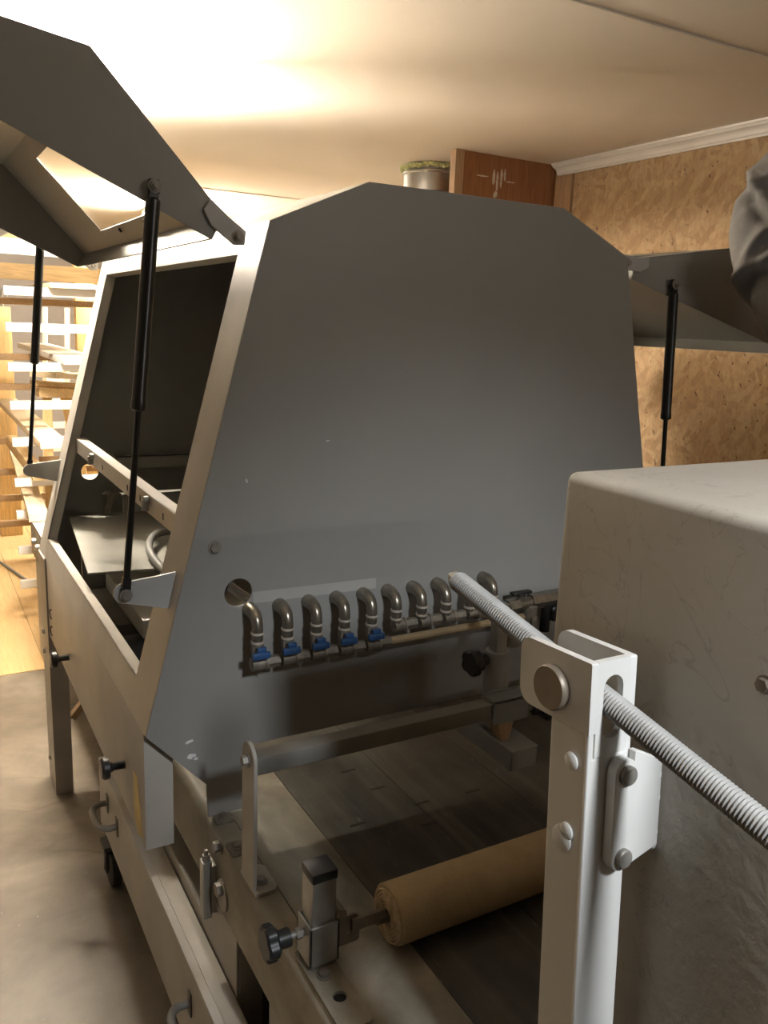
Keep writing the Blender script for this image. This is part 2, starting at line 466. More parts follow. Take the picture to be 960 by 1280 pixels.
# sloped sides with their big openings
sl = V((.238, 0, .943)); SL = sl.length; sl.normalize()
def side(mirror, name):
    b = nb()
    s = lambda z: (z-.827)/.943*SL
    hole = [(Y0+.138, s(.893)), (2.755, s(.877)), (2.785, s(1.708)), (Y0+.128, s(1.717))]
    hole[1] = (2.77, s(.885)); hole[2] = (2.77, s(1.715))
    if not mirror: plate(b, [(Y0+.004, 0), (Y1, 0), (Y1, SL), (Y0+.004, SL)], [hole], (.338, 0, .827), (0, 1, 0), sl,   .003)
    else: plate(b, [(Y0+.004, 0), (Y1, 0), (Y1, SL), (Y0+.004, SL)], [hole], (1.678, 0, .827), (0, 1, 0), (-sl.x, 0, sl.z), -.003)
    # returned edges round the opening
    sg = -1 if mirror else 1; bx = 1.678 if mirror else .338
    P = lambda y, q, d: V((bx+sg*(sl.x*q+sl.z*d), y, .827+sl.z*q-sl.x*d))
    for i in range(4):
        (ya, qa), (yb, qb) = hole[i], hole[(i+1) % 4]
        cy = sum(h[0] for h in hole)/4; cq = sum(h[1] for h in hole)/4
        ex = V((0, qa-qb, yb-ya)); 
        oa = (ya+.003*(1 if ya > cy else -1), qa+.003*(1 if qa > cq else -1)); ob = (yb+.003*(1 if yb > cy else -1), qb+.003*(1 if qb > cq else -1))
        q = [P(ya, qa, 0), P(yb, qb, 0), P(ob[0], ob[1], 0), P(oa[0], oa[1], 0), P(ya, qa, .028), P(yb, qb, .028), P(ob[0], ob[1], .028), P(oa[0], oa[1], .028)]
        vs = vnew(b, q)
        for f in ((0, 1, 2, 3), (7, 6, 5, 4), (0, 4, 5, 1), (1, 5, 6, 2), (2, 6, 7, 3), (3, 7, 4, 0)): b.faces.new([vs[k] for k in f])
    return obj(name, b, 'beige', booth)
side(False, 'side_frame'); side(True, 'side_frame')
b = nb()
rp = [(.576, 1.77), (.772, 1.856), (1.243, 1.856), (1.44, 1.77)]; ri = [(.580, 1.7665), (.773, 1.8525), (1.242, 1.8525), (1.436, 1.7665)]
lp = rp+ri[::-1]; A = vnew(b, [(x, Y0+.004, z) for x, z in lp]); B_ = vnew(b, [(x, Y1, z) for x, z in lp])
for i in range(8): b.faces.new((A[i], A[(i+1) % 8], B_[(i+1) % 8], B_[i]))
for k in range(3):
    b.faces.new((A[k], A[k+1], A[6-k], A[7-k])); b.faces.new((B_[k], B_[k+1], B_[6-k], B_[7-k]))
obj('roof', b, 'beige', booth, bev=.001)
# panel fixings and marks
b = nb(); boltgeo(b, (.473, Y0, 1.183), (0, -1, 0), .0095, .006); obj('panel_bolt', b, 'bolt', booth, label='single hexagon bolt head')
b = nb(); plate(b, [(.549, 1.0634), (.82, 1.0612), (.8195, 1.0835), (.5484, 1.0862)], [], (0, Y0, 0), (1, 0, 0), (0, 0, 1), .0008)
obj('tape_strip', b, 'tape', booth, label='pale strip of adhesive tape')
b = nb()
for (x, z, w, h, r) in ((.421, .800, .008, .0032, .25), (.425, .768, .009, .0055, .1), (.432, .762, .006, .003, -.3), (.700, 1.375, .004, .0012, .1), (.535, 1.305, .0015, .004, .4)):
    plate(b, [(x+w*cos(a)*cos(r)-h*sin(a)*sin(r), z+w*cos(a)*sin(r)+h*sin(a)*cos(r)+random.uniform(-.001, .001)*h/.005) for a in [i*pi/8 for i in range(16)]], [], (0, Y0, 0), (1, 0, 0), (0, 0, 1), .0006)
obj('paint_chip', b, 'scuff', booth, label='small white paint chip', split=True)
# skirt box below the left opening, its knobs
b = nb(); box(b, .3385, .394, Y0+.02, 2.72, .575, .826, .0015); obj('skirt_beam', b, 'beige', booth)
b = nb(); box(b, 1.622, 1.6775, Y0+.02, 2.72, .575, .826, .0015); obj('skirt_beam', b, 'beige', booth)
def tknob(y, z):
    b = nb(); lathe(b, (.3385, y, z), (-1, 0, 0), [(0, .009), (.022, .008), (.030, .012), (.033, .0225), (.044, .0235), (.049, .019)], 20)
    obj('clamping_knob', b, 'black', booth, label='black mushroom-shaped knob')
tknob(2.345, .645); tknob(1.645, .672)
b = nb(); plate(b, [(1.492, .59), (1.535, .575), (1.56, .60), (1.565, .70), (1.53, .705), (1.515, .66)], [], (.3384, 0, 0), (0, 1, 0), (0, 0, 1), -.0006)
obj('sticker_remnant', b, 'yellow', booth, label='faded yellow sticker remnant')
b = nb()
for zc in (.668, .612):
    tube(b, [(.3382, 2.655, zc+.016), (.3382, 2.68, zc+.010), (.3382, 2.693, zc-.004), (.3382, 2.68, zc-.016), (.3382, 2.66, zc-.014)], .0022, 6)
obj('ink_mark', b, 'ink', booth, label='black handwritten hook', split=True)
# far support leg
b = nb(); plate(b, [(.334, 0), (.390, 0), (.394, .832), (.334, .832)], [], (0, 2.735, 0), (1, 0, 0), (0, 0, 1), .006)
plate(b, [(2.735, 0), (2.87, 0), (2.87, .826), (2.735, .826)], [], (.334, 0, 0), (0, 1, 0), (0, 0, 1), .006)
leg = obj('support_leg', b, 'beige', booth)
b = nb()
for z in (.56, .49, .10): boltgeo(b, (.334, 2.815, z), (-1, 0, 0), .008, .006)
obj('leg_bolt', b, 'bolt', leg, split=True)
b = nb(); bar(b, (.40, 2.76, .26), (.62, 2.76, .52), .03, .02); obj('diagonal_brace', b, 'darkplank', booth, label='dark brown diagonal brace')

# --- inside the booth
b = nb(); box(b, .452, .480, Y0+.01, 2.868, 1.203, 1.207); box(b, .450, .454, Y0+.01, 2.868, 1.163, 1.207)
sr = obj('spray_rail', b, 'beige', booth, label='pale angle rail with slots')
b = nb()
for y in (2.35, 2.05, 1.92, 1.72): box(b, .4485, .4502, y, y+.006, 1.176, 1.190)
obj('rail_slot', b, 'black', sr, split=True)
b = nb()
for y in (2.47, 1.84): cyl(b, (.449, y, 1.195), (.436, y, 1.195), .010, n=14, ch=.002); cyl(b, (.440, y, 1.196), (.440, y, 1.172), .008, n=12)
obj('nozzle', b, 'zinc', sr, split=True)
b = nb(); box(b, .585, 1.52, 2.845, 2.875, 1.126, 1.130); box(b, .585, 1.52, 2.845, 2.849, 1.088, 1.130); obj('cross_rail', b, 'tray', booth)
b = nb(); box(b, .48, 1.50, 2.25, 2.28, 1.12, 1.124); box(b, .48, 1.5, 2.25, 2.253, 1.075, 1.124); obj('cross_rail', b, 'tray', booth)
b = nb(); plate(b, [(.374, 2.20), (.82, 2.14), (1.5, 2.14), (1.5, 2.87), (.435, 2.87)], [], (0, 0, .925), (1, 0, 0), (0, 1, 0), .006)
tr = obj('drip_tray', b, 'tray', booth, bev=.002)
b = nb(); tube(b, [(.80, 2.32, .955), (.70, 2.45, .955), (.61, 2.42, .962), (.555, 2.28, .955), (.56, 2.13, .93), (.62, 2.03, .86), (.70, 1.98, .80)], .011, 12); obj('air_hose', b, 'hose', booth)
b = nb(); cyl(b, (.56, 2.86, 1.0), (.56, 2.80, 1.0), .014); cyl(b, (.56, 2.815, 1.0), (.545, 2.815, .945), .011); box(b, .535, .60, 2.81, 2.83, 1.003, 1.012); obj('drain_valve', b, 'fdust', booth)
b = nb(); tube(b, [(.46, 1.56, 1.16), (.50, 1.54, 1.11), (.56, 1.55, 1.05), (.66, 1.60, .98)], .010, 10); obj('air_hose', b, 'lug', booth, label='pale hose behind the panel hole')
b = nb(); tube(b, [(.56, 1.55, 1.16), (.525, 1.535, 1.09), (.50, 1.55, 1.0), (.50, 1.6, .9)], .008, 10); obj('air_hose', b, 'black', booth, label='black hose behind the panel hole')
b = nb(); box(b, .487, 1.35, 2.09, 2.56, .768, .82, .004); box(b, .56, 1.30, 2.36, 2.54, .52, .770); obj('pump_box', b, 'lightbox', booth, label='pale grey enamelled box')
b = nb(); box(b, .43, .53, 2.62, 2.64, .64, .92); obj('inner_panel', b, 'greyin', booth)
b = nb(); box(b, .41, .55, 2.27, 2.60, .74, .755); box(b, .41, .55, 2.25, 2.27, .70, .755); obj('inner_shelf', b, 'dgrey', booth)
for (y, z, r) in ((2.16, .708, .046), (2.00, .69, .036)):
    b = nb(); lathe(b, (.425, y, z), (1, 0, 0), [(0, r*.9), (.004, r), (.05, r), (.052, r*1.02), (.10, r*1.02), (.102, r), (1.16, r), (1.165, r*.9)], 32); cyl(b, (.405, y, z), (1.61, y, z), .012)
    obj('brush_roller', b, 'rubber', booth, label='dark inner roller')

# --- lids with acrylic windows, hinge arms and gas struts
H_, C_, T2_, T1_, B2_ = (.510, 1.775), (.290, 2.011), (-.16, 2.074), (-.12, 2.003), (.487, 1.733)
piv = (.505, 1.757)
def lidmap(right):
    if not right: return lambda x, z: (x, z)
    def f(x, z):
        a = radians(38.5); dx, dz = x-piv[0], z-piv[1]
        X = piv[0]+dx*cos(a)-dz*sin(a); Z = piv[1]+dx*sin(a)+dz*cos(a)
        return (2.016-X, Z)
    return f
def make_lid(right):
    f = lidmap(right); P = [f(*p) for p in (H_, C_, T2_, T1_, B2_)]
    LY0, LY1 = 1.50, 2.82
    b = nb()
    for y in (LY0+.003, LY1): plate(b, P, [], (0, y, 0), (1, 0, 0), (0, 0, 1), .003)
    def strip(p, q, hole=None, inset=.003):
        p, q = V((p[0], 0, p[1])), V((q[0], 0, q[1])); d = (q-p); L = d.length; d.normalize()
        hs = [[(y, s*L) for y, s in hole]] if hole else []
        ctr = V((sum(a[0] for a in P)/5, 0, sum(a[1] for a in P)/5))
        nn = V((0, 1, 0)).cross(d); sgn = 1 if nn.dot(ctr-p) > 0 else -1
        plate(b, [(LY0, 0), (LY1, 0), (LY1, L), (LY0, L)], hs, p, (0, 1, 0), d, inset*sgn)
    strip(P[0], P[1], [(LY0+.12, .155), (2.40, .155), (2.40, .84), (LY0+.12, .84)])
    strip(P[1], P[2]); strip(P[2], P[3]); strip(P[0], P[4])
    lid = obj('lid', b, 'grey', booth, bev=.0012)
    # window pane on the outside of the roof plate
    b = nb()
    p, q = V((P[0][0], 0, P[0][1])), V((P[1][0], 0, P[1][1])); d = (q-p); L = d.length; d.normalize()
    nn = V((0, 1, 0)).cross(d); ctr = V((sum(a[0] for a in P)/5, 0, sum(a[1] for a in P)/5)); nn *= (-1 if nn.dot(ctr-p) > 0 else 1)
    sgn = 1 if V((0, 1, 0)).cross(d).dot(nn) > 0 else -1
    plate(b, [(LY0+.09, .12*L), (2.43, .12*L), (2.43, .87*L), (LY0+.09, .87*L)], [], p+nn*.0008, (0, 1, 0), d, .004*sgn)
    obj('window_pane', b, 'glass', lid, label='clear acrylic pane')
    b = nb()
    for y in (1.70, 1.95, 2.2):
        c = p+d*(L*.115)-nn*.004+V((0, y, 0)); cyl(b, c, c-nn*.004, .006, n=12)
    obj('pane_screw', b, 'black', lid, split=True)
    # hinge arms: a cranked strap on the lid end and a lug on the frame
    for y in (LY0-.001, LY1+.006):
        b = nb()
        arm = [f(*q) for q in ((.470, 1.782), (.484, 1.800), (.514, 1.775), (.548, 1.752), (.545, 1.728), (.525, 1.727), (.483, 1.757))]
        plate(b, arm, [], (0, y, 0), (1, 0, 0), (0, 0, 1), .007); c = f(.532, 1.741)
        ha = obj('hinge_arm', b, 'lug', lid, bev=.0015)
        b = nb(); s = -1 if y < 2 else 1; boltgeo(b, (c[0], y-(.007 if s < 0 else 0), c[1]), (0, s, 0), .0085, .005); cyl(b, (c[0], y-.02, c[1]), (c[0], y+.02, c[1]), .006)
        obj('hinge_bolt', b, 'bolt', ha, split=True)
    # gas struts
    for y, near in ((LY0-.013, True), (LY1+.016, False)):
        tp = f(.383, 1.809); bt = (.317, 1.100) if not right else (2.016-.330, 1.100)
        top, bot = V((tp[0], y, tp[1])), V((bt[0], y, bt[1])); d = (top-bot).normalized(); L = (top-bot).length
        b = nb()
        lathe(b, top, -d, [(.018, .0085), (.022, .0125), (L*.500, .0125), (L*.505, .0135), (L*.525, .0135), (L*.53, .009)], 20)
        lathe(b, bot, d, [(.012, .0065), (L*.5, .0055)], 14)
        gs = obj('gas_strut', b, 'blackm', booth, label='black gas strut')
        b = nb()
        for p_ in (top, bot):
            box(b, p_.x-.0095, p_.x+.0095, p_.y-.006, p_.y+.006, p_.z-.012, p_.z+.012, .003)
            bar(b, p_, p_+(d if p_ is bot else -d)*.032, .015, .013, up=(0, 1, 0))
        obj('strut_eye', b, 'black', gs, split=True)
        b = nb(); s = -1 if near else 1
        boltgeo(b, top+V((0, s*.006, 0)), (0, s, 0), .0085, .005); cyl(b, top+V((0, -.02, 0)), top+V((0, .02, 0)), .0045)
        boltgeo(b, bot+V((0, s*.006, 0)), (0, s, 0), .0085, .005)
        obj('strut_bolt', b, 'bolt', gs, split=True)
        # lug plate on the frame
        b = nb(); yy = y+(.008 if near else -.006)
        sx = 1 if not right else -1
        cx, cz = bot.x, bot.z; r = .020
        xe = .404 if not right else 2.016-.404
        pts = [(cx-sx*r*cos(a), cz+r*sin(a)) for a in [pi/2-i*pi/12 for i in range(13)]]
        pts = [(xe+sx*.008, cz+.030)] + pts + [(xe-sx*.008, cz-.040)]
        plate(b, pts, [], (0, yy+.003, 0), (1, 0, 0), (0, 0, 1), .006)
        cyl(b, (cx, y, cz), (cx, yy, cz), .005)
        obj('strut_lug', b, 'lug', booth, bev=.001)
    return lid
make_lid(False); make_lid(True)

# ------------------------------------------------------------------ conveyor table
TZ = .625; XL, XR = .457, 1.559; YA, YB = .70, 4.16
conv = thing('conveyor_table', 'long dusty steel conveyor table with worn dark bed running under the booth', 'conveyor', (1.008, 2.0, 0))
for sx in (0, 1):
    b = nb(); X = (lambda x: x) if not sx else (lambda x: 2.016-x)
    pr = [(XL, .468), (XL, TZ-.020)] + [(XL+.020-.020*cos(a), TZ-.020+.020*sin(a)) for a in [i*pi/12 for i in range(1, 7)]] + [(.5005, TZ), (.5005, TZ-.004), (XL+.020, TZ-.004), (XL+.004, TZ-.02), (XL+.004, .468)]
    A = vnew(b, [(X(x), YA, z) for x, z in pr]); B_ = vnew(b, [(X(x), YB, z) for x, z in pr]); n = len(pr)
    for i in range(n): b.faces.new((A[i], A[(i+1) % n], B_[(i+1) % n], B_[i]))
    b.faces.new(A); b.faces.new(B_[::-1])
    obj('side_rail', b, 'steel', conv)
    b = nb(); box(b, *sorted((X(.5025), X(.6405))), YA, YB, TZ-.006, TZ-.0008); obj('cover_plate', b, 'steel', conv, label='pale dusty cover plate')
b = nb(); box(b, .6420, .86, YA, YB, TZ-.008, TZ-.001); box(b, .8615, 1.08, YA, YB, TZ-.008, TZ-.001); box(b, 1.0815, 1.374, YA, YB, TZ-.008, TZ-.001)
bd = obj('bed_plate', b, 'bed', conv, label='dark worn bed plate', split=True)
b = nb()
for (x, y) in ((.775, 1.49), (.80, 1.40), (.855, 1.31), (.83, 1.24), (.70, 1.30), (.98, 1.30)): box(b, x, x+.035, y, y+.006, TZ-.0009, TZ-.0002)
obj('bed_slot', b, 'black', bd, split=True)
b = nb(); box(b, XL+.03, XR-.03, YA, YB, .50, .515); obj('under_tray', b, 'dgrey', conv)
for sx in (0, 1):
    X = (lambda x: x) if not sx else (lambda x: 2.016-x)
    for (ya, yb) in ((1.285, 1.50), (.70, 1.122), (3.9, 4.05)):
        b = nb(); box(b, *sorted((X(XL+.001), X(XL+.007))), ya, yb, 0, .4675); box(b, *sorted((X(XL+.007), X(XL+.055))), ya, ya+.006, 0, .4675)
        obj('leg', b, 'beige', conv, bev=.0015)
    b = nb(); box(b, *sorted((X(XL+.0015), X(XL+.04))), 1.50, 3.9, .22, .374); obj('lower_rail', b, 'beige', conv, bev=.003)
# side latch bar and bolts
b = nb(); box(b, XL-.026, XL-.008, 1.40, 1.424, .435, .560, .0015); box(b, XL-.012, XL+.001, 1.40, 1.435, .445, .55)
lt = obj('adjuster_bar', b, 'zinc', conv, label='bright zinc adjuster bar')
b = nb(); hexb(b, (XL-.017, 1.412, .560), (0, 0, 1), .012, .008); cyl(b, (XL-.017, 1.412, .555), (XL-.017, 1.412, .582), .004)
boltgeo(b, (XL, 1.375, .610), (-1, 0, 0), .011, .012); boltgeo(b, (XL, 1.362, .525), (-1, 0, 0), .0135, .012)
obj('adjuster_bolt', b, 'bolt', lt, split=True)
b = nb(); plate(b, circ(0, 0, .030, 24), [], (XL-.0005, 1.36, .51), (0, 1, 0), (0, 0, 1), -.003); obj('adjuster_washer', b, 'beige', lt)
for (x, y) in ((.484, 1.437), (.474, 1.33), (1.53, 1.437)):
    b = nb(); plate(b, rrect(x-.018, x+.018, y-.022, y+.022, (.008,)*4), [], (0, 0, TZ), (1, 0, 0), (0, 1, 0), .003); cyl(b, (x, y, TZ+.003), (x, y, TZ+.006), .010, n=20); hexb(b, (x, y, TZ+.006), (0, 0, 1), .005, .007)
    obj('foot_bolt', b, 'fdust', conv)
b = nb()
for y in (3.62, 3.74, 3.86, 3.98): cyl(b, (XL, y, .57), (XL-.022, y, .57), .014, n=16, ch=.003)
obj('end_bolt', b, 'zinc', conv, label='silver bolt at the far end', split=True)
b = nb(); box(b, .458, .80, 3.55, 4.15, TZ, TZ+.004); obj('outfeed_plate', b, 'whiteb', conv, label='white outfeed plate')

# drawer trolley below
tr = thing('collection_tank', 'long low dusty steel tank with handles on castors under the conveyor edge', 'trolley', (.60, 1.6, 0))
b = nb()
box(b, .400, .406, .86, 2.30, .135, .338); box(b, .406, .90, 2.294, 2.30, .135, .338); box(b, .406, .90, .86, .866, .135, .338); box(b, .406, .90, .86, 2.30, .135, .141); box(b, .894, .90, .86, 2.30, .135, .338)
obj('tank_body', b, 'beige', tr, bev=.0015)
b = nb(); box(b, .400, .455, .86, 2.30, .3385, .343); box(b, .4165, .4195, .86, 2.30, .3425, .3445); obj('rim', b, 'beige', tr, bev=.001)
for y in (2.12, 1.33):
    b = nb(); y0, y1 = y-.062, y+.062
    tube(b, [(.400, y1, .262), (.372, y1, .262), (.355, y1-.02, .262), (.352, y, .262), (.355, y0+.02, .262), (.372, y0, .262), (.400, y0, .262)], .0085, 12)
    for q in (y0, y1): box(b, .396, .400, q-.010, q+.010, .235, .289, .0015)
    obj('handle', b, 'dgrey', tr, label='dark bow handle')
for (x, y) in ((.412, 2.19), (.85, 2.19), (.45, .98), (.85, .98)):
    b = nb(); lathe(b, (x-.016, y, .055), (1, 0, 0), [(0, .046), (.004, .054), (.028, .054), (.032, .046)], 28)
    box(b, x-.024, x-.018, y-.014, y+.014, .045, .122); box(b, x+.018, x+.024, y-.014, y+.014, .045, .122); box(b, x-.03, x+.03, y-.03, y+.03, .122, .135); cyl(b, (x-.026, y, .055), (x+.026, y, .055), .008)
    obj('castor', b, 'rubber', tr, label='black castor')

# ------------------------------------------------------------------ guide rail in front of the booth
gr = thing('guide_rail', 'grey crossbar on an upright strap in front of the booth opening', 'guide rail', (.47, 1.225, TZ))
b = nb(); 
plate(b, [(1.195, 0), (1.253, 0), (1.253, .245)] + [(1.224+.029*cos(a), .245+.029*sin(a)) for a in [i*pi/10 for i in range(1, 10)]] + [(1.195, .245)], [], (.452+.004, 0, TZ+.001), (0, 1, 0), (0, 0, 1), .007)
obj('upright', b, 'beige', gr, bev=.0025)
b = nb(); plate(b, rrect(.457, .500, 1.185, 1.263, (.002, .014, .014, .002)), [], (0, 0, TZ+.0005), (1, 0, 0), (0, 1, 0), .006); up = obj('foot', b, 'beige', gr, bev=.002)
b = nb(); boltgeo(b, (.478, 1.215, TZ+.0065), (0, 0, 1), .009, .006); boltgeo(b, (.456, 1.224, .868), (-1, 0, 0), .0095, .009); obj('bolt', b, 'bolt', gr, split=True)
b = nb(); box(b, .463, 1.553, 1.207, 1.240, .843, .876, .003); obj('crossbar', b, 'dgrey', gr)
b = nb(); box(b, 1.553, 1.561, 1.195, 1.253, TZ+.001, .89); obj('upright', b, 'beige', gr, bev=.002)

# side guide shoe hanging from the crossbar
sg = thing('side_guide', 'grey side guide shoe with black knobs clamped on the crossbar', 'guide', (1.01, 1.22, .735))
b = nb(); box(b, .958, 1.045, 1.2025, 1.2065, .832, .885); box(b, .958, 1.045, 1.2025, 1.2445, .8765, .8815); box(b, .958, 1.045, 1.2405, 1.2445, .832, .885)
obj('clamp_bracket', b, 'greyin', sg, bev=.001)
b = nb(); lathe(b, (1.012, 1.272, .80), (0, 0, 1), [(0, .0265), (.155, .0265), (.158, .025)], 28); box(b, 1.0, 1.025, 1.2445, 1.275, .83, .87); obj('sleeve', b, 'grey', sg)
b = nb(); box(b, .999, 1.025, 1.259, 1.285, .775, 1.06, .002); obj('column', b, 'zinc', sg)
b = nb(); starknob(b, (.935, 1.262, .945), (1, .15, 0), .028, .022); cyl(b, (.955, 1.265, .945), (.99, 1.27, .945), .006); obj('clamp_knob', b, 'black', sg)
b = nb(); starknob(b, (1.105, 1.20, .845), (-1, .3, 0), .028, .022); cyl(b, (1.09, 1.205, .845), (1.03, 1.225, .855), .006); obj('clamp_knob', b, 'black', sg)
b = nb(); plate(b, [(.982, .832), (1.022, .832), (1.012, .785), (.994, .785)], [], (0, 1.245, 0), (1, 0, 0), (0, 0, 1), .03); obj('wedge', b, 'batten', sg)
b = nb(); box(b, .985, 1.052, 1.17, 1.174, .742, .785); box(b, .985, .990, 1.17, 1.37, .742, .785); box(b, 1.047, 1.052, 1.17, 1.37, .742, .785); box(b, .985, 1.052, 1.17, 1.37, .781, .786)
obj('shoe', b, 'grey', sg, bev=.002)

# ------------------------------------------------------------------ felt roller and its bracket
rb = thing('roller_bracket', 'zinc square post with black cap and star knob bolted to the table edge', 'bracket', (.488, 1.005, TZ))
b = nb(); box(b, .470, .510, .985, 1.025, TZ+.006, .782, .002); obj('square_post', b, 'zinc', rb)
b = nb(); box(b, .4685, .5115, .9835, 1.0265, .780, .797, .003); obj('end_cap', b, 'black', rb, label='black plastic cap')
b = nb()
for (x0, x1, y0, y1) in ((.4655, .4695, .980, 1.030), (.5105, .5145, .980, 1.030), (.4655, .5145, .980, .9845), (.4655, .5145, 1.0255, 1.030)): box(b, x0, x1, y0, y1, .640, .708)
obj('sliding_sleeve', b, 'zinc', rb, bev=.001)
b = nb(); plate(b, rrect(.462, .5145, .862, 1.036, (.010,)*4), [circ(.488, .922, .0105)], (0, 0, TZ+.0005), (1, 0, 0), (0, 1, 0), .005); obj('base_plate', b, 'steel', rb, bev=.001)
b = nb(); boltgeo(b, (.484, .968, TZ+.0055), (0, 0, 1), .008, .005); obj('base_bolt', b, 'bolt', rb)
b = nb(); plate(b, circ(.488, .922, .0100, 20), [], (0, 0, TZ+.0002), (1, 0, 0), (0, 1, 0), .001); obj('base_hole', b, 'black', rb)
b = nb(); starknob(b, (.400, 1.005, .688), (1, 0, 0), .0285, .020); kb = obj('star_knob', b, 'black', rb)
b = nb(); cyl(b, (.430, 1.005, .688), (.466, 1.005, .688), .005); hexb(b, (.452, 1.005, .688), (1, 0, 0), .009, .009); obj('knob_screw', b, 'bolt', kb)
b = nb(); plate(b, rrect(.5146, .556, .650, .700, (.002, .006, .012, .002)), [circ(.538, .668, .004, 14)], (0, .997, 0), (1, 0, 0), (0, 0, 1), .005); cyl(b, (.520, 1.02, .712), (.520, .985, .712), .009); bar(b, (.540, .989, .684), (.598, .989, .684), .006, .020)
obj('roller_arm', b, 'pin', rb)
fr = thing('felt_roller', 'brown felt-wrapped roller held across the worn conveyor bed', 'roller', (1.0, .992, TZ))
b = nb(); 
lathe(b, (.608, .992, .6765), (1, 0, 0), [(0, .046), (.003, .0485), (.40, .0485), (.80, .0485), (.803, .046)], 48); obj('wrap', b, 'felt', fr)
b = nb(); pts = []                                                  # the wound layers seen on the end
for i in range(150):
    a = i*.25; r = .012+.032*i/150; pts.append((.606, .992+r*cos(a), .6765+r*sin(a)))
tube(b, pts, .0022, 6, k=1); obj('end_layers', b, 'feltend', fr, label='spiral end layers')
b = nb(); cyl(b, (.585, .992, .6765), (1.44, .992, .6765), .010); box(b, .556, .600, .988, .994, .672, .690) ; obj('shaft', b, 'pin', fr)
rb2 = dup(rb, (0, 0, 0)); rb2.rotation_euler = (0, 0, pi); rb2.location = (1.528, .985, TZ)
rb2['label'] = 'zinc square post with star knob at the right-hand end of the felt roller'

# ------------------------------------------------------------------ air manifolds on the end panel
def elbow(bm, x, zt, zb):
    tube(bm, [(x, Y0+.002, zt), (x, Y0-.020, zt+.001), (x, Y0-.038, zt-.006), (x, Y0-.045, zt-.022), (x, Y0-.045, zb)], .0112, 14, radii=lambda q: .0150-.0042*min(1, q*1.6))
    cyl(bm, (x, Y0+.001, zt), (x, Y0-.012, zt), .0135, n=6)
mf = thing('lower_manifold', 'dull metal row of five valves with blue levers on the end panel', 'manifold', (.66, Y0-.045, .96))
for i in range(5):
    x = .541+.0617*i
    b = nb(); elbow(b, x, 1.053, 1.00); vb = obj('valve_elbow', b, 'brass', mf)
    b = nb()
    for z in (1.022, 1.004): cyl(b, (x, Y0-.045, z), (x, Y0-.045, z-.004), .0126, n=20)
    obj('seal_ring', b, 'ring', vb, split=True)
    b = nb(); cyl(b, (x, Y0-.045, 1.0), (x, Y0-.045, .958), .0112, n=14); cyl(b, (x, Y0-.045, .997), (x, Y0-.045, .984), .0130, n=6); cyl(b, (x, Y0-.045, .985), (x, Y0-.066, .985), .006)
    obj('valve_body', b, 'fdust', vb)
    b = nb(); box(b, x-.019, x+.017, Y0-.074, Y0-.064, .976, .9895, .003); box(b, x-.008, x+.010, Y0-.070, Y0-.060, .987, .998, .002)
    obj('lever', b, 'blue', vb, label='blue lever')
b = nb()
for i in range(5):
    x = .541+.0617*i
    cyl(b, (x-.012, Y0-.045, .958), (x+.014, Y0-.045, .958), .0135, n=16)
    cyl(b, (x+.014, Y0-.045, .958), (x+.019, Y0-.045, .958), .0155, n=20)
    cyl(b, (x+.019, Y0-.045, .958), (x+.045, Y0-.045, .958), .0118, n=6)
obj('tee_line', b, 'fdust', mf)
b = nb(); cyl(b, (.83, Y0-.045, .958), (1.19, Y0-.045, .961), .0085); obj('pipe', b, 'felt', mf, label='thin beige pipe')
mf2 = thing('upper_manifold', 'dull metal row of elbows with black-handled stopcock at the right of the panel', 'manifold', (.98, Y0-.045, .99))
for i in range(5):
    x = .846+.0617*i
    b = nb(); elbow(b, x, 1.053, .992); eb = obj('elbow', b, 'brass', mf2)
    b = nb()
    for z in (1.026, 1.008): cyl(b, (x, Y0-.045, z), (x, Y0-.045, z-.004), .0126, n=20)
    obj('seal_ring', b, 'ring', eb, split=True)
b = nb()
for i in range(5):
    x = .846+.0617*i
    cyl(b, (x-.006, Y0-.045, .990), (x+.016, Y0-.045, .990), .0130, n=16)
    cyl(b, (x+.016, Y0-.045, .990), (x+.021, Y0-.045, .990), .0150, n=20)
    cyl(b, (x+.021, Y0-.045, .990), (x+.048, Y0-.045, .990), .0118, n=6)
obj('tee_line', b, 'fdust', mf2)
b = nb(); cyl(b, (1.135, Y0-.045, .990), (1.165, Y0-.045, .992), .018, n=6); cyl(b, (1.165, Y0-.045, .992), (1.24, Y0-.045, .995), .014); cyl(b, (1.20, Y0-.045, .995), (1.30, Y0-.045, .997), .019, n=6); cyl(b, (1.30, Y0-.045, .997), (1.46, Y0-.045, .997), .014)
tube(b, [(1.45, Y0-.045, .997), (1.48, Y0-.04, .997), (1.49, Y0-.02, .997), (1.49, Y0, .997)], .014, 12); cyl(b, (1.17, Y0-.045, 1.0), (1.17, Y0-.045, 1.018), .010)
sc = obj('stopcock', b, 'brass', mf2)
b = nb(); box(b, 1.145, 1.20, Y0-.052, Y0-.036, 1.016, 1.024, .003); box(b, 1.16, 1.18, Y0-.055, Y0-.033, 1.012, 1.020, .003); obj('lever', b, 'black', sc, label='black lever')
b = nb(); cyl(b, (1.200, Y0-.045, .99), (1.200, Y0-.045, .90), .019, n=24, ch=.003); box(b, 1.192, 1.208, Y0-.067, Y0-.06, .91, .965, .001)
obj('filter_bowl', b, 'fdust', mf2)
b = nb(); cyl(b, (1.150, Y0-.052, .962), (1.150, Y0-.052, .952), .026, n=24, ch=.003); cyl(b, (1.150, Y0-.052, .952), (1.150, Y0-.052, .90), .017); obj('regulator', b, 'fdust', mf2)
b = nb(); starknob(b, (1.27, Y0-.07, .965), (0, 1, 0), .024, .016); cyl(b, (1.27, Y0-.06, .965), (1.27, Y0-.045, .985), .007); cyl(b, (1.245, Y0-.05, .985), (1.245, Y0-.05, .92), .012); obj('valve_wheel', b, 'black', mf2, label='black valve wheel')

